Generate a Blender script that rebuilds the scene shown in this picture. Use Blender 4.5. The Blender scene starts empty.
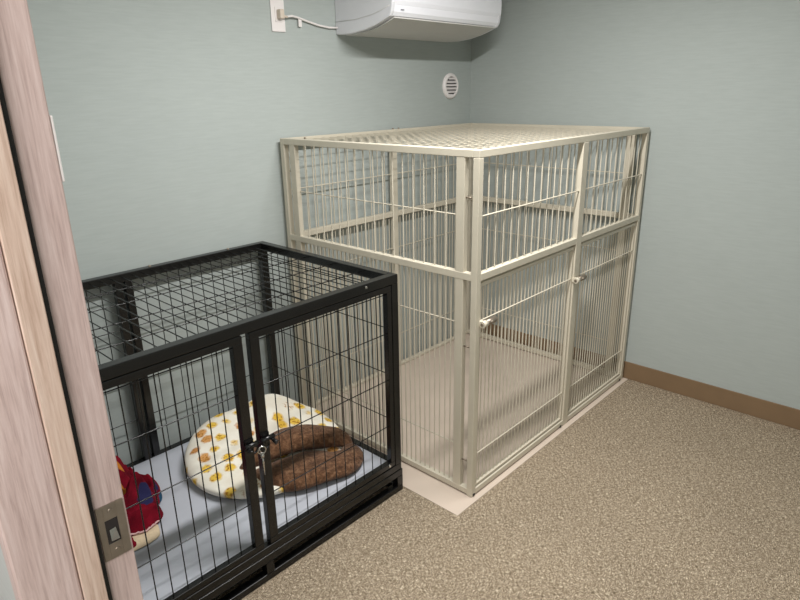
import bpy, bmesh, math, random
from mathutils import Vector, Matrix, noise
random.seed(7)
SC = bpy.context.scene
COL = SC.collection
PI = math.pi

# ------------------------------------------------------------------ materials
def lin(r, g, b):
    def f(c):
        c /= 255.0
        return c/12.92 if c <= .04045 else ((c+.055)/1.055)**2.4
    return (f(r), f(g), f(b), 1.0)

def new_mat(name, col, rough=.5, metal=0.0, spec=.5):
    m = bpy.data.materials.new(name); m.use_nodes = True
    b = m.node_tree.nodes['Principled BSDF']
    b.inputs['Base Color'].default_value = col
    b.inputs['Roughness'].default_value = rough
    b.inputs['Metallic'].default_value = metal
    b.inputs['Specular IOR Level'].default_value = spec
    return m, m.node_tree, b

def N(nt, kind, **kw):
    n = nt.nodes.new(kind)
    for k, v in kw.items():
        if k.startswith('i_'): n.inputs[k[2:].replace('_', ' ')].default_value = v
        else: setattr(n, k, v)
    return n

def coords(nt, scale=(1,1,1), rot=(0,0,0)):
    tc = N(nt, 'ShaderNodeTexCoord'); mp = N(nt, 'ShaderNodeMapping')
    mp.inputs['Scale'].default_value = scale; mp.inputs['Rotation'].default_value = rot
    nt.links.new(tc.outputs['Object'], mp.inputs['Vector'])
    return mp.outputs['Vector']

def tex_noise(nt, vec, scale, detail=3, rough=.5, dist=0.0):
    n = N(nt, 'ShaderNodeTexNoise'); n.inputs['Scale'].default_value = scale
    n.inputs['Detail'].default_value = detail; n.inputs['Roughness'].default_value = rough
    n.inputs['Distortion'].default_value = dist
    nt.links.new(vec, n.inputs['Vector']); return n.outputs['Fac']

def ramp(nt, fac, stops):
    r = N(nt, 'ShaderNodeValToRGB'); e = r.color_ramp.elements
    while len(e) < len(stops): e.new(.5)
    for el, (p, c) in zip(e, stops): el.position = p; el.color = c
    nt.links.new(fac, r.inputs['Fac']); return r.outputs['Color']

def mix(nt, fac, a, b, mode='MIX'):
    m = N(nt, 'ShaderNodeMix', data_type='RGBA', blend_type=mode)
    for sock, v in ((m.inputs[0], fac), (m.inputs[6], a), (m.inputs[7], b)):
        if hasattr(v, 'is_linked') or hasattr(v, 'links'): nt.links.new(v, sock)
        else: sock.default_value = v
    return m.outputs[2]

def bump(nt, b, h, strength=.2, dist=.002):
    n = N(nt, 'ShaderNodeBump'); n.inputs['Strength'].default_value = strength
    n.inputs['Distance'].default_value = dist
    nt.links.new(h, n.inputs['Height']); nt.links.new(n.outputs['Normal'], b.inputs['Normal'])

W4 = (1,1,1,1); K4 = (0,0,0,1)
def paint(name, rgb, rough=.45, var=.06, scale=30, bstr=.05, metal=0.0, spec=.5):
    """painted or moulded surface with a faint mottling"""
    m, nt, b = new_mat(name, lin(*rgb), rough, metal, spec)
    f = tex_noise(nt, coords(nt), scale, 3)
    lo = tuple(c*(1-var) for c in lin(*rgb)[:3])+(1,); hi = tuple(min(1, c*(1+var)) for c in lin(*rgb)[:3])+(1,)
    nt.links.new(ramp(nt, f, [(.3, lo), (.7, hi)]), b.inputs['Base Color'])
    if bstr: bump(nt, b, tex_noise(nt, coords(nt), scale*8, 2), bstr, .001)
    return m

def wallpaper(name, rgb):
    m, nt, b = new_mat(name, lin(*rgb), .75, 0, .3)
    f = tex_noise(nt, coords(nt, (14, 14, 160)), 1, 4, .6)
    g = tex_noise(nt, coords(nt), 2.2, 3)
    base = lin(*rgb)
    c1 = ramp(nt, f, [(.3, tuple(c*.955 for c in base[:3])+(1,)), (.7, tuple(c*1.035 for c in base[:3])+(1,))])
    c2 = ramp(nt, g, [(.3, (.97,.97,.97,1)), (.7, (1,1,1,1))])
    nt.links.new(mix(nt, 1.0, c1, c2, 'MULTIPLY'), b.inputs['Base Color'])
    bump(nt, b, f, .12, .0015)
    return m

def carpet():
    m, nt, b = new_mat('woven_carpet', lin(150,130,103), .95, 0, .1)
    a = tex_noise(nt, coords(nt, (85, 620, 1)), 1, 2, .6)
    c = tex_noise(nt, coords(nt, (620, 85, 1)), 1, 2, .6)
    d = tex_noise(nt, coords(nt), 3.0, 3)
    e = tex_noise(nt, coords(nt), 620, 3, .7)
    st = [(.36, lin(86,73,58)), (.47, lin(136,121,102)), (.55, lin(152,136,114)), (.64, lin(238,222,198))]
    sel = tex_noise(nt, coords(nt), 60, 2)
    mm = mix(nt, ramp(nt, sel, [(.44, K4), (.56, W4)]), ramp(nt, a, st), ramp(nt, c, st))
    fl = ramp(nt, e, [(.36, (.50,.50,.50,1)), (.64, (1.45,1.45,1.45,1))])
    mm = mix(nt, 1.0, mm, fl, 'MULTIPLY')
    big = ramp(nt, d, [(.3, (.94,.94,.94,1)), (.7, (1.03,1.03,1.03,1))])
    nt.links.new(mix(nt, 1.0, mm, big, 'MULTIPLY'), b.inputs['Base Color'])
    bump(nt, b, e, .5, .003)
    return m

def wood(name, lo, mid, hi, ring=1.0):
    m, nt, b = new_mat(name, lin(*mid), .5, 0, .35)
    g = tex_noise(nt, coords(nt, (260, 260, 11)), 1, 5, .7, .3)
    big = tex_noise(nt, coords(nt, (16, 16, 1.6)), 1.0, 2, .5, 1.2)
    w = N(nt, 'ShaderNodeMath', operation='MULTIPLY'); nt.links.new(big, w.inputs[0]); w.inputs[1].default_value = 9*ring
    s = N(nt, 'ShaderNodeMath', operation='SINE'); 
    w2 = N(nt, 'ShaderNodeMath', operation='MULTIPLY'); nt.links.new(w.outputs[0], w2.inputs[0]); w2.inputs[1].default_value = 4
    nt.links.new(w2.outputs[0], s.inputs[0])
    h = N(nt, 'ShaderNodeMath', operation='MULTIPLY_ADD'); nt.links.new(s.outputs[0], h.inputs[0]); h.inputs[1].default_value = .045; nt.links.new(g, h.inputs[2])
    nt.links.new(ramp(nt, h.outputs[0], [(.27, lin(*lo)), (.5, lin(*mid)), (.74, lin(*hi))]), b.inputs['Base Color'])
    bump(nt, b, g, .15, .001)
    return m

M = {}
M['wall'] = wallpaper('sage_wallpaper', (174, 181, 178))
M['hall_wall'] = wallpaper('corridor_wallpaper', (200, 202, 200))
M['ceiling'] = paint('white_ceiling', (226,226,222), .9, .02, 4, .02)
M['carpet'] = carpet()
M['baseboard'] = paint('brown_vinyl_skirting', (128,104,78), .55, .06, 8, .03)
M['wood'] = wood('pinkish_oak_laminate', (168,146,140), (199,177,171), (216,198,193))
M['wood_pale'] = wood('pale_oak_laminate', (176,149,132), (204,179,163), (220,201,187), .5)
M['gasket'] = paint('black_rubber', (22,20,19), .6, .1, 40, .05)
M['steel'] = paint('brushed_steel', (150,138,124), .42, .08, 60, .05, .75)
M['chrome'] = paint('bright_metal', (205,203,198), .18, .04, 20, 0, 1.0)
M['cream'] = paint('cream_powder_coat', (204,196,178), .42, .03, 12, .02)
M['black'] = paint('black_powder_coat', (17,17,17), .25, .1, 30, .02)
M['tray'] = paint('black_plastic_tray', (20,19,19), .6, .1, 20, .04)
M['sheet'] = paint('pinkish_vinyl_sheet', (205,189,174), .5, .035, 6, .03)
M['ac'] = paint('white_plastic', (246,246,252), .35, .015, 5, 0)
M['ac_grey'] = paint('pale_grey_plastic', (220,220,224), .45, .02, 5, 0)
M['ac_flap'] = paint('grey_plastic_flap', (204,202,198), .5, .02, 5, 0)
M['logo'] = paint('grey_print', (110,110,116), .5, .02, 5, 0)
M['plate'] = paint('white_outlet_plastic', (236,230,228), .4, .01, 8, 0)
M['plug'] = paint('ivory_plug_plastic', (212,198,182), .45, .02, 8, 0)
M['dark'] = paint('dark_slot', (40,34,32), .8, .05, 8, 0)
M['pad'] = paint('grey_vinyl_pad', (186,189,198), .5, .03, 9, .06)

def popcorn_fleece():
    m, nt, b = new_mat('printed_fleece', lin(236,226,208), .95, 0, .1)
    vec = coords(nt)
    wob = N(nt, 'ShaderNodeTexNoise'); wob.inputs['Scale'].default_value = 55; nt.links.new(vec, wob.inputs['Vector'])
    ad = N(nt, 'ShaderNodeVectorMath', operation='MULTIPLY_ADD'); nt.links.new(wob.outputs['Color'], ad.inputs[0])
    ad.inputs[1].default_value = (.02,.02,.02); nt.links.new(vec, ad.inputs[2])
    v = N(nt, 'ShaderNodeTexVoronoi', feature='F1'); v.inputs['Scale'].default_value = 15.5
    v.inputs['Randomness'].default_value = .55
    sq = N(nt, 'ShaderNodeMapping'); sq.inputs['Scale'].default_value = (1,1,.25); nt.links.new(ad.outputs[0], sq.inputs['Vector'])
    nt.links.new(sq.outputs['Vector'], v.inputs['Vector'])
    spot = ramp(nt, v.outputs['Distance'], [(.27, W4), (.40, K4)])
    sep = N(nt, 'ShaderNodeSeparateColor'); nt.links.new(v.outputs['Color'], sep.inputs['Color'])
    hue = ramp(nt, sep.outputs['Red'], [(.0, lin(232,194,84)), (.45, lin(230,188,76)), (.68, lin(214,158,98)), (.80, lin(206,146,92)), (.9, lin(236,226,208))])
    hue.node.color_ramp.interpolation = 'CONSTANT'
    fine = tex_noise(nt, vec, 110, 2)
    hue = mix(nt, ramp(nt, fine, [(.50, K4), (.64, W4)]), hue, lin(168,116,44))
    ring = ramp(nt, v.outputs['Distance'], [(.12, K4), (.2, (.6,.6,.6,1)), (.3, (.2,.2,.2,1))])
    soft = ramp(nt, tex_noise(nt, vec, 14, 3), [(.35, lin(234,226,210)), (.65, lin(246,241,228))])
    nt.links.new(mix(nt, spot, soft, hue), b.inputs['Base Color'])
    bump(nt, b, tex_noise(nt, vec, 260, 3), .5, .003)
    return m
M['fleece'] = popcorn_fleece()

def plush():
    m, nt, b = new_mat('brown_plush', lin(104,68,46), .95, 0, .1)
    vec = coords(nt)
    f = tex_noise(nt, vec, 60, 5, .7, .6); g = tex_noise(nt, vec, 330, 3, .7)
    c = ramp(nt, f, [(.3, lin(66,44,31)), (.5, lin(106,74,52)), (.70, lin(148,112,84))])
    nt.links.new(mix(nt, 1.0, c, ramp(nt, g, [(.3, (.75,.75,.75,1)), (.7, (1.15,1.15,1.15,1))]), 'MULTIPLY'), b.inputs['Base Color'])
    bump(nt, b, g, .8, .004)
    b.inputs['Sheen Weight'].default_value = .15
    return m
M['plush'] = plush()

def red_cloth():
    m, nt, b = new_mat('red_patterned_fleece', lin(140,20,34), .95, 0, .1)
    vec = coords(nt)
    wob = N(nt, 'ShaderNodeTexNoise'); wob.inputs['Scale'].default_value = 18; nt.links.new(vec, wob.inputs['Vector'])
    ad = N(nt, 'ShaderNodeVectorMath', operation='MULTIPLY_ADD'); nt.links.new(wob.outputs['Color'], ad.inputs[0])
    ad.inputs[1].default_value = (.05,.05,.05); nt.links.new(vec, ad.inputs[2])
    v = N(nt, 'ShaderNodeTexVoronoi', feature='F1'); v.inputs['Scale'].default_value = 15
    nt.links.new(ad.outputs[0], v.inputs['Vector'])
    sep = N(nt, 'ShaderNodeSeparateColor'); nt.links.new(v.outputs['Color'], sep.inputs['Color'])
    hue = ramp(nt, sep.outputs['Green'], [(.0, lin(116,16,32)), (.45, lin(40,78,104)), (.58, lin(190,118,44)), (.70, lin(44,44,80)), (.86, lin(116,16,32))])
    hue.node.color_ramp.interpolation = 'CONSTANT'
    spot = ramp(nt, v.outputs['Distance'], [(.40, W4), (.46, K4)])
    base = ramp(nt, tex_noise(nt, vec, 25, 3), [(.3, lin(84,10,24)), (.7, lin(130,19,38))])
    nt.links.new(mix(nt, spot, base, hue), b.inputs['Base Color'])
    bump(nt, b, tex_noise(nt, vec, 300, 3), .6, .003)
    return m
M['redcloth'] = red_cloth()
M['stitch'] = paint('pale_pink_yarn', (216,176,176), .9, .1, 60, .2)
M['beige_fleece'] = paint('beige_fleece', (206,186,156), .95, .08, 90, .4)

# ------------------------------------------------------------------ mesh helpers
ORG = {}
class MB:
    def __init__(self): self.v = []; self.f = []; self.smooth = []
    def quad_strip(self, rings, closed_u=True, cap=True, smooth=True):
        n = len(rings[0]); o = len(self.v)
        for r in rings: self.v += [Vector(p) for p in r]
        for i in range(len(rings)-1):
            for j in range(n if closed_u else n-1):
                k = (j+1) % n
                self.f.append((o+i*n+j, o+i*n+k, o+(i+1)*n+k, o+(i+1)*n+j)); self.smooth.append(smooth)
        if cap and closed_u:
            self.f.append(tuple(o+j for j in reversed(range(n)))); self.smooth.append(False)
            self.f.append(tuple(o+(len(rings)-1)*n+j for j in range(n))); self.smooth.append(False)
        return self
    def box(self, x0, x1, y0, y1, z0, z1):
        o = len(self.v)
        self.v += [Vector(p) for p in ((x0,y0,z0),(x1,y0,z0),(x1,y1,z0),(x0,y1,z0),(x0,y0,z1),(x1,y0,z1),(x1,y1,z1),(x0,y1,z1))]
        for q in ((0,3,2,1),(4,5,6,7),(0,1,5,4),(1,2,6,5),(2,3,7,6),(3,0,4,7)):
            self.f.append(tuple(o+i for i in q)); self.smooth.append(False)
        return self
    def tube(self, pts, r, n=8, cap=True):
        pts = [Vector(p) for p in pts]; rings = []
        rr = r if isinstance(r, (list, tuple)) else [r]*len(pts)
        up = None
        for i, p in enumerate(pts):
            d = (pts[min(i+1, len(pts)-1)]-pts[max(i-1, 0)]).normalized()
            if up is None:
                up = Vector((0,0,1)) if abs(d.z) < .9 else Vector((1,0,0))
            a = d.cross(up).normalized(); b = a.cross(d).normalized(); up = b
            rings.append([p+rr[i]*(math.cos(t)*a+math.sin(t)*b) for t in (2*PI*k/n for k in range(n))])
        return self.quad_strip(rings, True, cap)
    def ring(self, c, R, r, ax=(0,0,1), n=20, m=6, a0=0, a1=2*PI):
        c = Vector(c); ax = Vector(ax).normalized()
        u = ax.orthogonal().normalized(); w = ax.cross(u)
        full = abs(a1-a0-2*PI) < 1e-6
        pts = [c+R*(math.cos(a0+(a1-a0)*k/n)*u+math.sin(a0+(a1-a0)*k/n)*w) for k in range(n+1)]
        return self.tube(pts, r, m, cap=not full)
    def prism_x(self, prof, x0, x1, smooth=False):
        """profile of (y,z) points swept along x"""
        n = len(prof); o = len(self.v)
        for x in (x0, x1): self.v += [Vector((x, y, z)) for y, z in prof]
        for j in range(n):
            k = (j+1) % n
            self.f.append((o+j, o+k, o+n+k, o+n+j)); self.smooth.append(smooth)
        self.f.append(tuple(o+j for j in reversed(range(n)))); self.smooth.append(False)
        self.f.append(tuple(o+n+j for j in range(n))); self.smooth.append(False)
        return self
    def build(self, name, mat, parent=None, bevel=0, subsurf=0, origin=None):
        me = bpy.data.meshes.new(name)
        o = ORG.get(parent.name, Vector((0,0,0))) if parent else None
        if o is None:
            if origin is not None: o = Vector(origin)
            else:
                xs = [v.x for v in self.v]; ys = [v.y for v in self.v]; zs = [v.z for v in self.v]
                o = Vector(((min(xs)+max(xs))/2, (min(ys)+max(ys))/2, min(zs)))
        me.from_pydata([tuple(v-o) for v in self.v], [], self.f)
        bm = bmesh.new(); bm.from_mesh(me); bmesh.ops.recalc_face_normals(bm, faces=bm.faces); bm.to_mesh(me); bm.free()
        for p, s in zip(me.polygons, self.smooth): p.use_smooth = s
        me.materials.append(M[mat])
        ob = bpy.data.objects.new(name, me); COL.objects.link(ob)
        if parent: ob.parent = parent
        else: ob.location = o
        ORG[ob.name] = o
        if bevel:
            md = ob.modifiers.new('edge', 'BEVEL'); md.width = bevel; md.segments = 2; md.limit_method = 'ANGLE'
        if subsurf:
            md = ob.modifiers.new('soft', 'SUBSURF'); md.levels = md.render_levels = subsurf
        return ob

def box(name, mat, parent, *b, bevel=0): return MB().box(*b).build(name, mat, parent, bevel)
def tag(o, label, cat=None, group=None):
    o['label'] = label
    if cat: o['category'] = cat
    if group: o['group'] = group
    return o
def struct(o): o['kind'] = 'structure'; return o
def thing(name, label, cat, loc, group=None):
    o = bpy.data.objects.new(name, None); COL.objects.link(o); o.location = loc
    o.empty_display_size = .05
    ORG[o.name] = Vector(loc)
    return tag(o, label, cat, group)

# ------------------------------------------------------------------ the room
BY, RX, FY, LXR, LXC, CZ = 1.02, 1.325, -1.40, -1.35, -1.452, 2.18
JY = -.505                       # face of the door jamb
OY = -1.33                       # far side of the door opening
DZ = 1.86                        # head of the door opening
struct(box('floor', 'carpet', None, -2.75, RX+.1, -2.3, 1.5, -.06, 0))
struct(box('ceiling', 'ceiling', None, -2.75, RX+.1, -2.3, 1.5, CZ, CZ+.06))
struct(box('wall_back', 'wall', None, LXC+.02, RX+.1, BY, BY+.1, 0, CZ))
struct(box('wall_right', 'wall', None, RX, RX+.1, FY-.1, BY, 0, CZ))
struct(box('wall_front', 'wall', None, LXC+.02, RX, FY-.1, FY, 0, CZ))
lw = MB(); lw.box(LXC+.012, LXR, JY+.014, BY, 0, CZ); lw.box(LXC+.012, LXR, FY, OY-.014, 0, CZ); lw.box(LXC+.012, LXR, OY-.014, JY+.014, DZ+.014, CZ)
struct(lw.build('wall_left', 'wall', None))
hw = MB(); hw.box(LXC, LXC+.0115, JY+.014, 1.45, 0, CZ); hw.box(LXC, LXC+.0115, -2.25, OY-.014, 0, CZ); hw.box(LXC, LXC+.0115, OY-.014, JY+.014, DZ+.014, CZ)
struct(hw.build('wall_corridor_near', 'hall_wall', None))
struct(box('wall_corridor_far', 'hall_wall', None, -2.75, -2.65, -2.25, 1.45, 0, CZ))
struct(box('wall_corridor_end', 'hall_wall', None, -2.65, LXC+.02, 1.4501, 1.5, 0, CZ))
struct(box('wall_corridor_start', 'hall_wall', None, -2.65, LXC+.02, -2.3, -2.2501, 0, CZ))
BB = .092
struct(box('baseboard_right', 'baseboard', None, RX-.007, RX, FY, BY, 0, BB, bevel=.002))
struct(box('baseboard_left', 'baseboard', None, LXR, LXR+.007, JY+.06, BY, 0, BB, bevel=.002))
struct(box('baseboard_front', 'baseboard', None, LXR+.007, RX-.007, FY, FY+.007, 0, BB, bevel=.002))

# door frame: jamb, stop, seal, strike plate
dr = bpy.data.objects.new('door_1', None); COL.objects.link(dr); dr.location = (-1.40, JY, 0); ORG['door_1'] = Vector((-1.40, JY, 0))
dr['kind'] = 'structure'; dr['label'] = 'pale oak door frame with steel strike plate at left edge of view'
def jamb(y0, y1, s):
    """rebated lining of one side; s = +1 lines the far (visible) side"""
    box('jamb', 'wood', dr, -1.383, LXR, min(y0, y1), max(y0, y1), 0, DZ, bevel=.0012)
    box('door_stop', 'wood_pale', dr, -1.4105, -1.3885, min(y0-s*.010, y1), max(y0-s*.010, y1), 0, DZ, bevel=.001)
    box('casing', 'wood', dr, -1.465, -1.411, min(y0-s*.008, y1), max(y0-s*.008, y1), 0, DZ, bevel=.0025)
    box('gasket', 'gasket', dr, -1.3884, -1.3831, min(y0-s*.004, y1), max(y0-s*.004, y1), 0, DZ)
jamb(JY, JY+.0135, 1)
jamb(OY, OY-.0135, -1)
hd = MB(); hd.box(-1.465, LXR, OY-.0135, JY+.0135, DZ, DZ+.0135); hd.build('head_jamb', 'wood', dr, .0012)
# strike plate with a hollow latch pocket
sp = MB()
px0, px1, pz0, pz1 = -1.3815, -1.3525, .944, 1.012
hx0, hx1, hz0, hz1 = -1.3745, -1.3610, .963, .993
sy = JY-.0016
for a in ((px0, hx0, pz0, pz1), (hx1, px1, pz0, pz1), (hx0, hx1, pz0, hz0), (hx0, hx1, hz1, pz1)):
    sp.box(a[0], a[1], sy, JY-.0001, a[2], a[3])
pl = sp.build('strike_plate', 'steel', dr, .0004); pl['label'] = 'brushed steel strike plate on the door jamb'
MB().box(hx0, hx1, JY-.0010, JY-.0002, hz0, hz1).build('latch_pocket', 'dark', pl)
lip = MB(); lip.quad_strip([[(hx0+.003, JY-.0030, hz0+.004), (hx1-.002, JY-.0040, hz0+.004), (hx1-.002, JY-.0012, hz0+.004), (hx0+.003, JY-.0012, hz0+.004)],
                            [(hx0+.003, JY-.0022, hz0+.018), (hx1-.004, JY-.0026, hz0+.019), (hx1-.004, JY-.0012, hz0+.019), (hx0+.003, JY-.0012, hz0+.018)]], smooth=False)
lip.build('latch_tongue', 'chrome', pl)
for z in (pz0+.009, pz1-.009):
    xm = (px0+px1)/2
    MB().tube([(xm, sy-.0009, z), (xm, sy+.0004, z)], [.0028, .0034], 12).build('screw', 'steel', pl)
# light switch plate on the room face of the left wall, just past the frame
wp = box('switch_plate', 'plate', None, LXR+.0001, LXR+.0028, JY+.001, JY+.075, 1.350, 1.408, bevel=.001)
tag(wp, 'thin white switch plate seen edge-on behind the door frame', 'switch plate')

# ------------------------------------------------------------------ floor sheet
sh = box('floor_sheet', 'sheet', None, -.112, RX-.009, -.022, BY-.009, .0002, .002, bevel=.0006)
tag(sh, 'pinkish beige vinyl floor sheet under the cream cage', 'floor sheet')

# ------------------------------------------------------------------ cream cage
CW, CD, CH, T = 1.30, .997, 1.25, .024
Z0 = .0022
cage = thing('pet_cage', 'tall cream metal bar cage with two barred front doors, in the room corner', 'cage', (CW/2, CD/2, Z0))
for x, y in ((0,0), (CW-T,0), (0,CD-T), (CW-T,CD-T)):
    box('corner_post', 'cream', cage, x, x+T, y, y+T, Z0, CH-T, bevel=.002)
for x in (0, CW-T):
    for y in (.056, CD-.090):
        box('inner_post', 'cream', cage, x+.001, x+T-.001, y, y+.034, Z0+T, CH-T, bevel=.002)
box('middle_post', 'cream', cage, .674, .716, -.0006, T+.0006, Z0, CH-T, bevel=.002)
box('middle_post', 'cream', cage, .642, .674, CD-T-.0006, CD+.0006, Z0+.016, CH-T, bevel=.002)
for z0, z1, nm in ((CH-T, CH, 'top_rail'), (.830, .855, 'middle_rail'), (Z0+.006, Z0+.028, 'bottom_rail')):
    a = 0 if nm == 'top_rail' else T
    box(nm, 'cream', cage, a, CW-a, 0.0, T, z0, z1, bevel=.002)
    zb = Z0+.016 if nm == 'bottom_rail' else z1
    box(nm, 'cream', cage, a, CW-a, CD-T, CD, z0 if nm != 'bottom_rail' else Z0+.002, zb, bevel=.002)
    box(nm, 'cream', cage, 0, T, T, CD-T, z0, z1, bevel=.002)
    box(nm, 'cream', cage, CW-T, CW, T, CD-T, z0, z1, bevel=.002)
BR = .0025
def bars(axis, fixed, a0, a1, z0, z1, step, hz, r=BR, n=6, hoff=.005):
    """upright bars between a0 and a1 plus crossing rods at the heights hz"""
    mb = MB(); k = max(1, round((a1-a0)/step))
    P = (lambda a, z, o=0: (a, fixed+o, z)) if axis == 'x' else (lambda a, z, o=0: (fixed+o, a, z))
    for i in range(1, k):
        a = a0+(a1-a0)*i/k
        mb.tube([P(a, z0), P(a, z1)], r, n, cap=False)
    for z in hz: mb.tube([P(a0, z, hoff), P(a1, z, hoff)], r, n, cap=False)
    return mb
zlo, zmid0, zmid1, zup = Z0+.028, .830, .855, CH-T
UP, LO = .0474, .0237
# left and right sides
for fx in (T/2, CW-T/2):
    bars('y', fx, .09, CD-.09, zmid1, zup, UP, [1.04]).build('bar_panel', 'cream', cage)
    bars('y', fx, .09, CD-.09, zlo, zmid0, LO, [.668, .19]).build('bar_panel', 'cream', cage)
# back
for a0, a1 in ((T, .642), (.674, CW-T)):
    bars('x', CD-T/2, a0, a1, zmid1, zup, UP, [1.04], hoff=-.005).build('bar_panel', 'cream', cage)
    bars('x', CD-T/2, a0, a1, Z0+.016, zmid0, LO, [.668, .19], hoff=-.005).build('bar_panel', 'cream', cage)
# front, above the doors
bars('x', T/2, T, .674, zmid1, zup, UP, [1.043], hoff=-.005).build('bar_panel', 'cream', cage)
bars('x', T/2, .716, CW-T, zmid1, zup, UP, [1.043], hoff=-.005).build('bar_panel', 'cream', cage)
# roof grid
rf = MB()
k = round((CW-2*T)/.045)
for i in range(1, k):
    x = T+(CW-2*T)*i/k; rf.tube([(x, T*.6, CH-.010), (x, CD-T*.6, CH-.010)], .0014, 6, cap=False)
k = round((CD-2*T)/.05)
for i in range(1, k):
    y = T+(CD-2*T)*i/k; rf.tube([(T*.6, y, CH-.0126), (CW-T*.6, y, CH-.0126)], .0012, 6, cap=False)
rf.build('roof_grid', 'cream', cage)
# doors
def cage_door(a0, a1, lx):
    d = MB(); w = .010
    d.box(a0, a1, .006, .022, zmid0-.022, zmid0-.010); d.box(a0, a1, .006, .022, zlo+.005, zlo+.013)
    d.box(a0, a0+w, .006, .022, zlo+.013, zmid0-.022); d.box(a1-w, a1, .006, .022, zlo+.013, zmid0-.022)
    b = bars('x', .014, a0+w, a1-w, zlo+.013, zmid0-.022, LO, [.686, .17], hoff=-.005)
    o = len(d.v); d.v += b.v; d.f += [tuple(i+o for i in f) for f in b.f]; d.smooth += b.smooth
    dd = d.build('cage_door', 'cream', cage)
    l = MB()
    l.tube([(lx, -.012, .681), (lx+.022, -.012, .681)], .0115, 14)
    l.box(lx+.002, lx+.018, -.012, .0055, .672, .690)
    lt = l.build('latch_housing', 'cream', dd)
    MB().tube([(lx+.022, -.012, .681), (lx+.076, -.012, .681)], .0108, 14).build('latch_bolt', 'steel', lt)
    g = MB(); g.tube([(lx+.040, -.012, .681), (lx+.040, -.028, .686)], .0035, 8); g.build('latch_knob', 'steel', lt)
    MB().tube([(lx-.002, -.012, .681), (lx, -.012, .681)], .006, 12).build('latch_cap', 'steel', lt)
    return dd
cage_door(T+.002, .672, .020)
cage_door(.718, CW-T-.002, .668)
# black feet under the front rail and small bolts on the posts
for x in (.012, .655, 1.262):
    MB().box(x-.007, x+.007, .004, .026, Z0, Z0+.006).box(x-.005, x+.005, -.003, .004, Z0+.004, Z0+.012).build('foot', 'black', cage)
for p, ax in (((.0005, .048, .590), 'n'), ((.0005, .048, .14), 'n'), ((.0005, .048, 1.10), 'n'), ((.0005, CD-.048, 1.12), 'n')):
    MB().tube([(T/2, p[1]-.013, p[2]), (T/2, p[1]+.008, p[2])], .003, 8).build('bolt', 'steel', cage)
for x, y in ((.038, .88), (.66, CD-.012), (.70, CD-.012)):
    MB().tube([(x, y, CH-.004), (x, y, CH+.006)], [.006, .004], 10).build('roof_bolt', 'steel', cage)

# ------------------------------------------------------------------ black crate
X0, X1, Y0, Y1, H = -1.332, -.128, .230, .995, .847
XM = -.7265
crate = thing('dog_crate', 'low black wire dog crate with double front doors beside the door frame', 'crate', ((X0+X1)/2, (Y0+Y1)/2, 0))
t = .028
def ring(nm, z0, z1, w, e=0):
    box(nm, 'black', crate, X0-e, X1+e, Y0-e, Y0-e+w, z0, z1, bevel=.002)
    box(nm, 'black', crate, X0-e, X1+e, Y1+e-w, Y1+e, z0, z1, bevel=.002)
    box(nm, 'black', crate, X0-e, X0-e+w, Y0-e+w, Y1+e-w, z0, z1, bevel=.002)
    box(nm, 'black', crate, X1+e-w, X1+e, Y0-e+w, Y1+e-w, z0, z1, bevel=.002)
ring('base_rail', 0.0005, .024, t, .003)
ring('base_rail', .066, .092, t, .003)
for x, y in ((X0-.003, Y0-.003), (X1+.003-t, Y0-.003), (X0-.003, Y1+.003-t), (X1+.003-t, Y1+.003-t), (XM-t/2, Y0-.003), (XM-t/2, Y1+.003-t)):
    box('base_post', 'black', crate, x, x+t, y, y+t, .024, .066, bevel=.0015)
tr = MB(); tr.box(X0+.04, X1-.045, Y0+.030, Y1-.03, .030, .034)
tr.box(X0+.04, X1-.045, Y0+.030, Y0+.036, .034, .060); tr.box(X0+.04, X1-.045, Y1-.036, Y1-.03, .034, .060)
tr.box(X0+.04, X0+.046, Y0+.036, Y1-.036, .034, .060); tr.box(X1-.051, X1-.045, Y0+.036, Y1-.036, .034, .060)
tr.build('drip_tray', 'tray', crate)
ring('lower_rail', .092, .118, .026)
ring('top_rail', H-.030, H, .030)
for x, y in ((X0, Y0), (X1-.03, Y0), (X0, Y1-.03), (X1-.03, Y1-.03)):
    box('corner_post', 'black', crate, x, x+.03, y, y+.03, .118, H-.03, bevel=.002)
for x in (-.757, -.722):
    box('back_post', 'black', crate, x, x+.026, Y1-.028, Y1-.002, .118, H-.03, bevel=.002)
HZ = [.785, .645, .47, .29]
WR = .0017
for a0, a1 in ((X0+.03, -.757), (-.696, X1-.03)):
    bars('x', Y1-.015, a0, a1, .118, H-.03, .045, HZ, WR, hoff=-.0034).build('wire_panel', 'black', crate)
for fx in (X0+.015, X1-.015):
    bars('y', fx, Y0+.03, Y1-.03, .118, H-.03, .045, HZ, WR, hoff=.0034).build('wire_panel', 'black', crate)
tp = MB(); k = round((X1-X0-.06)/.036)
for i in range(1, k):
    x = X0+.03+(X1-X0-.06)*i/k; tp.tube([(x, Y0+.02, H-.012), (x, Y1-.02, H-.012)], WR, 6, cap=False)
for y in (.385, .535, .69, .84): tp.tube([(X0+.02, y, H-.0154), (X1-.02, y, H-.0154)], WR, 6, cap=False)
tp.build('roof_grid', 'black', crate)
ft = MB()
for i in range(1, 26):
    x = X0+.026+(X1-X0-.052)*i/26; ft.tube([(x, Y0+.02, .096), (x, Y1-.02, .096)], WR, 6, cap=False)
ft.build('floor_grid', 'black', crate)
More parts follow.
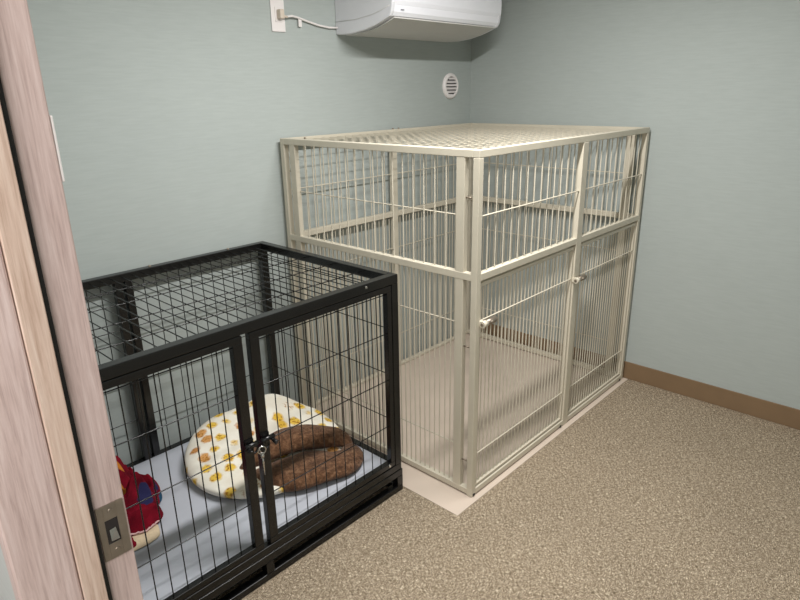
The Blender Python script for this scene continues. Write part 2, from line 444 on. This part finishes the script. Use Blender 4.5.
def crate_door(a0, a1, inner, s):
    """s: side of the latch, +1 at the right edge, -1 at the left edge"""
    d = MB(); z0, z1 = .121, H-.033; w = .020
    wl = .030 if s < 0 else w; wr = .030 if s > 0 else w
    y0, y1 = Y0+.001, Y0+.023
    d.box(a0, a1, y0, y1, z1-w, z1); d.box(a0, a1, y0, y1, z0, z0+w)
    d.box(a0, a0+wl, y0, y1, z0+w, z1-w); d.box(a1-wr, a1, y0, y1, z0+w, z1-w)
    dd = d.build('crate_door', 'black', crate, .0015)
    bars('x', Y0+.013, a0+wl, a1-wr, z0+w, z1-w, .0425, HZ, WR, hoff=-.0034).build('door_wires', 'black', dd)
    xl = a1-.015 if s > 0 else a0+.015
    z = .489 if s > 0 else .487
    l = MB(); l.box(xl-.013, xl+.013, Y0-.004, Y0+.001, z-.016, z+.016)
    l.tube([(xl-.020, Y0-.011, z), (xl+.024, Y0-.011, z+.002)], .0075, 10)
    l.tube([(xl-.014*s, Y0-.011, z), (xl-.014*s, Y0-.030, z-.006), (xl-.016*s, Y0-.036, z-.008)], [.006, .006, .008], 10)
    l.ring((xl+.006*s, Y0-.014, z-.014), .011, .003, (0,1,0), 14, 6)
    l.build('latch', 'black', dd, )
    return dd
crate_door(X0+.032, -.7375, None, 1)
crate_door(-.7145, X1-.032, None, -1)
for x, y, z, d in ((-.276, Y0, .836, 'f'), (X1, Y0+.012, .746, 'r'), (-.190, Y0, .132, 'f'), (X0+.06, Y0, .836, 'f')):
    q = [(x, y+.002, z), (x, y-.003, z)] if d == 'f' else [(x-.002, y, z), (x+.004, y, z)]
    MB().tube(q, [.0055, .0042], 10).build('bolt', 'chrome', crate)
for x in (-.30, -.62, -1.0):
    MB().tube([(x, Y1-.012, H-.002), (x, Y1-.012, H+.004)], [.006, .004], 10).build('bolt', 'steel', crate)

# snap hook hanging on the latch rings
hk = thing('snap_hook', 'small silver snap hook hanging from the black crate door latches', 'clip', (XM, Y0-.020, .40))
xh, yh = XM+.001, Y0-.020
MB().ring((xh, yh, .466), .0115, .0022, (.25,1,0), 20, 6).build('hook', 'chrome', hk)
MB().tube([(xh, yh, .456), (xh, yh, .447), (xh+.0005, yh, .440)], [.0045, .0058, .0035], 10).build('swivel', 'chrome', hk)
MB().tube([(xh, yh, .442), (xh+.001, yh, .425), (xh+.001, yh, .405), (xh+.001, yh, .385)], [.0026, .003, .0022, .0022], 8).build('shank', 'chrome', hk)
MB().tube([(xh-.009, yh, .474), (xh-.001, yh-.001, .458)], .0016, 6).build('gate', 'chrome', hk)

# grey pad in the crate
PX0, PX1, PY0, PY1 = X0+.028, X1-.028, Y0+.028, Y1-.028
pd = MB(); nx, ny = 60, 40
rows = []
for j in range(ny+1):
    row = []
    for i in range(nx+1):
        x = PX0+(PX1-PX0)*i/nx; y = PY0+(PY1-PY0)*j/ny
        e = min(i, nx-i, j, ny-j)
        z = .124+.0025*noise.noise(Vector((x*7, y*7, 3)))
        if e == 0: z = .116
        row.append((x, y, z))
    rows.append(row)
pd.quad_strip(rows, closed_u=False, cap=False)
bt = [(PX0,PY0,.099),(PX1,PY0,.099),(PX1,PY1,.099),(PX0,PY1,.099)]
edge = rows[0][:-1]+[r[-1] for r in rows[:-1]]+list(reversed(rows[-1]))[:-1]+[r[0] for r in reversed(rows[1:])]
pd.quad_strip([[(p[0], p[1], .0985) for p in edge], edge], True, False, False)
o = len(pd.v); pd.v += [Vector((p[0], p[1], p[2]-.0005)) for p in bt]; pd.f.append((o, o+3, o+2, o+1)); pd.smooth.append(False)
pad = tag(pd.build('crate_pad', 'pad', None), 'flat pale grey vinyl pad covering the floor of the black crate', 'pad')

# ------------------------------------------------------------------ pouch bed
PZ = .1275
bed = thing('pet_bed', 'round cream pouch bed with yellow print and brown plush lining inside the black crate', 'pet bed', (-.42, .63, PZ))
cx, cy = -.445, .635
def bed_radius(a):
    return .284*(1+.035*math.cos(2*a+.6)+.02*math.cos(3*a+1.0))
cv = MB(); nr, na = 26, 72
rows = []
for i in range(nr+1):
    s = i/nr
    row = []
    for k in range(na):
        a = 2*PI*k/na; R = bed_radius(a)
        rr = R*math.sin(min(s, 1)*PI/2)**.85 if s < .8 else None
        # superellipse profile from the crown (s=0) to the underside
        th = s*PI*.62
        rad = R*abs(math.sin(min(th, PI/2)))**.9 if th <= PI/2 else R*(1-.10*((th-PI/2)/(PI*.12))**2)
        x, y = cx+rad*math.cos(a), cy+rad*math.sin(a)
        d60 = math.cos(a-math.radians(72))
        back = max(0, min(1, (d60+.55)/1.3))**1.2          # taller round the back
        peak = math.exp(-((math.degrees(a)-47)/24)**2)
        hgt = .062+(.062*back+.052*peak)*min(1, (rad/R)*1.15)
        qx, qy = x+.37, y-.475                            # hollow where the mouth of the pouch opens
        c_, s_ = math.cos(math.radians(-27)), math.sin(math.radians(-27))
        ex, ey = (qx*c_+qy*s_)/.27, (-qx*s_+qy*c_)/.155
        hgt *= 1-.55*max(0, 1-(ex*ex+ey*ey)**1.5)
        z = PZ+hgt*(.42+.58*abs(math.cos(th))**.75) if th <= PI/2 else PZ+hgt*.42*(1-((th-PI/2)/(PI*.12)))
        if th < PI*.48:
            n1 = noise.noise(Vector((x*9, y*9, 1.3)))*.012+noise.noise(Vector((x*22, y*22, 5)))*.005
            z += n1*min(1, 3*(1-s))
        row.append((x, y, z))
    rows.append(row)
cv.quad_strip(rows, True, True)
cover = cv.build('cover', 'fleece', bed, subsurf=1)
def lip(pts, w, h, name, seed, mat='plush', n=16, sub=1):
    """puffy flattened roll along pts: w and h are half width and half height lists"""
    P = [Vector(p) for p in pts]
    # resample
    m = 22; path = []
    for i in range(m+1):
        u = i/m*(len(P)-1); j = min(int(u), len(P)-2); f = u-j
        p0 = P[max(j-1, 0)]; p1 = P[j]; p2 = P[j+1]; p3 = P[min(j+2, len(P)-1)]
        path.append(.5*((2*p1)+(p2-p0)*f+(2*p0-5*p1+4*p2-p3)*f*f+(3*p1-p0-3*p2+p3)*f**3))
    def samp(L, i):
        u = i/m*(len(L)-1); j = min(int(u), len(L)-2); return L[j]+(L[j+1]-L[j])*(u-j)
    mb = MB(); rings = []
    for i, p in enumerate(path):
        d = (path[min(i+1, m)]-path[max(i-1, 0)]); d.z = 0; d.normalize()
        a = Vector((-d.y, d.x, 0)); r = []
        e = math.sqrt(max(0, 1-(2*i/m-1)**4))*.96+.04
        for k in range(n):
            th = 2*PI*k/n
            q = p+a*samp(w, i)*e*math.cos(th)+Vector((0,0,1))*samp(h, i)*e*math.sin(th)
            q += Vector((0,0,1))*.008*noise.noise(Vector((q.x*18, q.y*18, seed)))*e+a*.006*noise.noise(q*20+Vector((seed,0,0)))*e
            q.z = max(q.z, PZ+.001)
            r.append(q)
        rings.append(r)
    mb.quad_strip(rings, True, True)
    return mb.build(name, mat, bed, subsurf=sub)
lip([(-.625,.555,.150), (-.555,.490,.155), (-.478,.432,.158), (-.390,.398,.160), (-.315,.365,.150), (-.250,.375,.150), (-.205,.43,.15)],
    [.012,.066,.096,.096,.082,.060,.03], [.020,.034,.040,.034,.030,.028,.02], 'lower_lip', 2.0)
lip([(-.625,.560,.165), (-.535,.570,.185), (-.42,.570,.198), (-.325,.535,.195), (-.245,.480,.180), (-.205,.41,.16)],
    [.012,.036,.066,.074,.060,.03], [.016,.026,.036,.036,.032,.02], 'upper_lip', 6.0)

# ------------------------------------------------------------------ bunched red blanket
bl = thing('blanket', 'crumpled dark red patterned blanket with beige underside lying on the grey pad', 'blanket', (-.95, .72, .1275))
mb = MB(); na, nr = 120, 44; rows = []
bx, by = -.975, .735
def fold_h(x, y):
    w = Vector((x, y, 0))+.035*noise.noise_vector(Vector((x*9, y*9, 7)))
    f = 0
    for fr, am in ((6.5, .085), (14, .045), (29, .016)):
        f += am*(1-min(1, abs(noise.noise(Vector((w.x*fr, w.y*fr, fr))))*3.2))
    return f
for i in range(nr+1):
    s = i/nr; row = []
    for k in range(na):
        a = 2*PI*k/na
        R = 1+.07*math.sin(3*a+.5)+.05*math.sin(7*a+2)+.03*math.sin(13*a)
        x = bx+.152*R*s*math.cos(a); y = by+.203*R*s*math.sin(a)
        z = .129+max(0, 1-s**5)*(.016+1.25*fold_h(x, y))
        row.append((x, y, z))
    rows.append(row)
mb.quad_strip(rows, True, True)
mb.build('red_side', 'redcloth', bl, subsurf=1)
# beige turned-out corner with a stitched hem
A = [Vector(p) for p in ((-1.075,.510,.1285), (-1.014,.500,.1285), (-.969,.497,.1285), (-.922,.507,.1285))]
Bq = [Vector(p) for p in ((-1.07,.590,.150), (-1.01,.568,.147), (-.955,.545,.146), (-.908,.556,.150))]
cb = MB(); rows = []
for i in range(9):
    u = i/8; row = []
    for P in (A, Bq):
        q = u*3; j = min(int(q), 2); row.append(P[j].lerp(P[j+1], q-j))
    mid = row[0].lerp(row[1], .5)+Vector((0,0,.003))
    rows.append([row[0], mid, row[1], row[1]+Vector((0,.012,-.010)), mid+Vector((0,.02,-.014)), Vector((row[0].x, row[0].y+.012, .1285))])
cb.quad_strip(rows, True, True)
bc = cb.build('beige_side', 'beige_fleece', bl, subsurf=1); bc['label'] = 'beige fleece underside'
st = MB(); pts = []
for i in range(29):
    u = i/28*3; j = min(int(u), 2); p = Bq[j].lerp(Bq[j+1], u-j)
    pts.append(p+Vector((0, -.004, .004+.002*math.sin(i*2.2))))
st.tube(pts, .0028, 6)
st.build('hem_stitching', 'stitch', bl)

# ------------------------------------------------------------------ air conditioner
ac = thing('air_conditioner', 'white wall-mounted air conditioner high on the back wall', 'air conditioner', (.73, BY, 1.655))
AX0, AX1 = .355, 1.105
curve = [(BY-.0002, 1.660), (.985, 1.657), (.93, 1.657), (.86, 1.664), (.795, 1.677), (.748, 1.691), (.704, 1.706)]
front = [(.694, 1.720), (.690, 1.742), (.688, 1.80), (.694, 1.88), (.715, 1.918), (.76, 1.93), (BY-.0002, 1.93)]
inner = [(BY-.001, 1.706), (.90, 1.706), (.80, 1.716), (.745, 1.728), (.70, 1.742)]
# end caps (rounded side panels), body, front panel, flap
e = .018
MB().prism_x(curve+front, AX0+e, AX1-e).build('body', 'ac', ac)
for xa, xb in ((AX0, AX0+e), (AX1-e, AX1)):
    MB().prism_x([(y if y > 1.0 else y-.003, z-.003 if y > .70 and z < 1.71 else z) for y, z in curve+front], xa, xb).build('side_panel', 'ac_grey', ac, .004)
# groove lines on the end
for xa in (AX0-.0008, AX1+.0008):
    MB().tube([(xa, y, z) for y, z in inner], .0010, 5).build('side_seam', 'ac_flap', ac)
fp = [(.689, 1.745), (.6835, 1.760), (.682, 1.80), (.688, 1.88), (.708, 1.915), (.714, 1.912), (.694, 1.88), (.690, 1.80), (.6925, 1.745)]
MB().prism_x(fp, AX0+.004, AX1-.004).build('front_panel', 'ac', ac, .001)
fl = [(.705, 1.7035), (.749, 1.6885), (.796, 1.6745), (.855, 1.6625), (.857, 1.6585), (.795, 1.6685), (.747, 1.6835), (.7035, 1.6985)]
MB().prism_x(fl, AX0+e+.012, AX1-e-.012).build('air_flap', 'ac_flap', ac)
MB().prism_x([(.862, 1.663), (.93, 1.6565), (.99, 1.6565), (.99, 1.6525), (.93, 1.6525), (.862, 1.659)], AX0+e+.012, AX1-e-.012).build('bottom_cover', 'ac_flap', ac)
MB().box(AX0+.055, AX0+.073, .6888, .6915, 1.727, 1.730).build('logo', 'logo', ac)

# outlet, plug and cord
ol = thing('wall_outlet', 'white wall outlet plate left of the air conditioner', 'outlet', (.052, BY, 1.652))
box('plate', 'plate', ol, .020, .085, BY-.006, BY-.0002, 1.652, 1.775, bevel=.003)
box('socket', 'plate', ol, .036, .069, BY-.009, BY-.006, 1.688, 1.742, bevel=.001)
pc = thing('power_cord', 'short white power cord with ivory plug running from outlet to air conditioner', 'cord', (.06, BY-.02, 1.70))
pg = MB(); pg.box(.043, .064, BY-.034, BY-.0095, 1.698, 1.732)
pgo = pg.build('plug', 'plug', pc, .004)
MB().tube([(.060, BY-.024, 1.708), (.085, BY-.022, 1.706)], [.006, .004], 10).build('strain_relief', 'plug', pgo)
pts = [(.078, BY-.022, 1.707), (.11, BY-.018, 1.712), (.145, BY-.012, 1.709), (.19, BY-.010, 1.699), (.25, BY-.010, 1.687), (.31, BY-.010, 1.681), (.3635, BY-.012, 1.683)]
MB().tube(pts, .0042, 10).build('cable', 'plate', pc)
MB().box(.147, .163, BY-.0115, BY-.0095, 1.676, 1.706).build('cable_tag', 'plate', pc)

# round vent
vc = thing('vent_cover', 'round white louvred vent cover on the back wall above the cream cage', 'vent', (1.143, BY, 1.38))
vx, vz, vr = 1.143, 1.444, .0645
mbv = MB(); rings = []
for rr, dy in ((vr, 0), (vr, .006), (vr-.006, .012), (vr-.013, .014), (.047, .013), (.046, .008)):
    rings.append([(vx+rr*math.cos(2*PI*k/48), BY-.0002-dy, vz+rr*math.sin(2*PI*k/48)) for k in range(48)])
mbv.quad_strip(rings, True, False)
mbv.build('rim', 'plate', vc)
MB().quad_strip([[(vx+.0465*math.cos(2*PI*k/40), BY-.002, vz+.0465*math.sin(2*PI*k/40)) for k in range(40)],
                 [(vx+.0465*math.cos(2*PI*k/40), BY-.0005, vz+.0465*math.sin(2*PI*k/40)) for k in range(40)]]).build('backing', 'dark', vc)
for k in range(6):
    z = vz+.0435-.0165*k; c = z-.004-vz
    hw_ = math.sqrt(max(.0001, .0462**2-c*c)); 
    MB().quad_strip([[(vx-hw_, BY-.0035, z), (vx-hw_, BY-.014, z-.006), (vx-hw_, BY-.014, z-.0115), (vx-hw_, BY-.0035, z-.0055)],
                     [(vx+hw_, BY-.0035, z), (vx+hw_, BY-.014, z-.006), (vx+hw_, BY-.014, z-.0115), (vx+hw_, BY-.0035, z-.0055)]], smooth=False).build('louvre', 'plate', vc)

# ------------------------------------------------------------------ light
def area(name, loc, sx, sy, watts, col, rot=(0,0,0)):
    l = bpy.data.lights.new(name, 'AREA'); l.shape = 'RECTANGLE'; l.size = sx; l.size_y = sy; l.energy = watts; l.color = col
    o = bpy.data.objects.new(name, l); COL.objects.link(o); o.location = loc; o.rotation_euler = rot
    return o
area('ceiling_lamp', (-.14, -.165, 2.06), .95, .06, 41, (1, .985, .965))
area('corridor_lamp', (-2.1, -1.1, 2.14), .5, .9, 33, (1, .98, .965))
w = bpy.data.worlds.new('world'); w.use_nodes = True; SC.world = w
w.node_tree.nodes['Background'].inputs['Color'].default_value = (.8,.85,.9,1)
w.node_tree.nodes['Background'].inputs['Strength'].default_value = .1

# ------------------------------------------------------------------ camera
yaw, pitch, roll = .818607225, -.328955399, -.0187419622
f = Vector((math.sin(yaw)*math.cos(pitch), math.cos(yaw)*math.cos(pitch), math.sin(pitch)))
r = Vector((math.cos(yaw), -math.sin(yaw), 0)); u = r.cross(f)
r2 = math.cos(roll)*r+math.sin(roll)*u; u2 = -math.sin(roll)*r+math.cos(roll)*u
cam = bpy.data.cameras.new('camera'); co = bpy.data.objects.new('camera', cam); COL.objects.link(co)
cam.sensor_fit = 'HORIZONTAL'; cam.sensor_width = 36; cam.lens = 611.637*36/800; cam.clip_start = .02
mt = Matrix((r2, u2, -f)).transposed().to_4x4(); mt.translation = Vector((-1.55257689, -1.11109935, 1.42278183))
co.matrix_world = mt
SC.camera = co
SC.view_settings.view_transform = 'Standard'; SC.view_settings.look = 'None'
SC.view_settings.exposure = 0; SC.view_settings.gamma = 1; SC.view_settings.use_curve_mapping = False
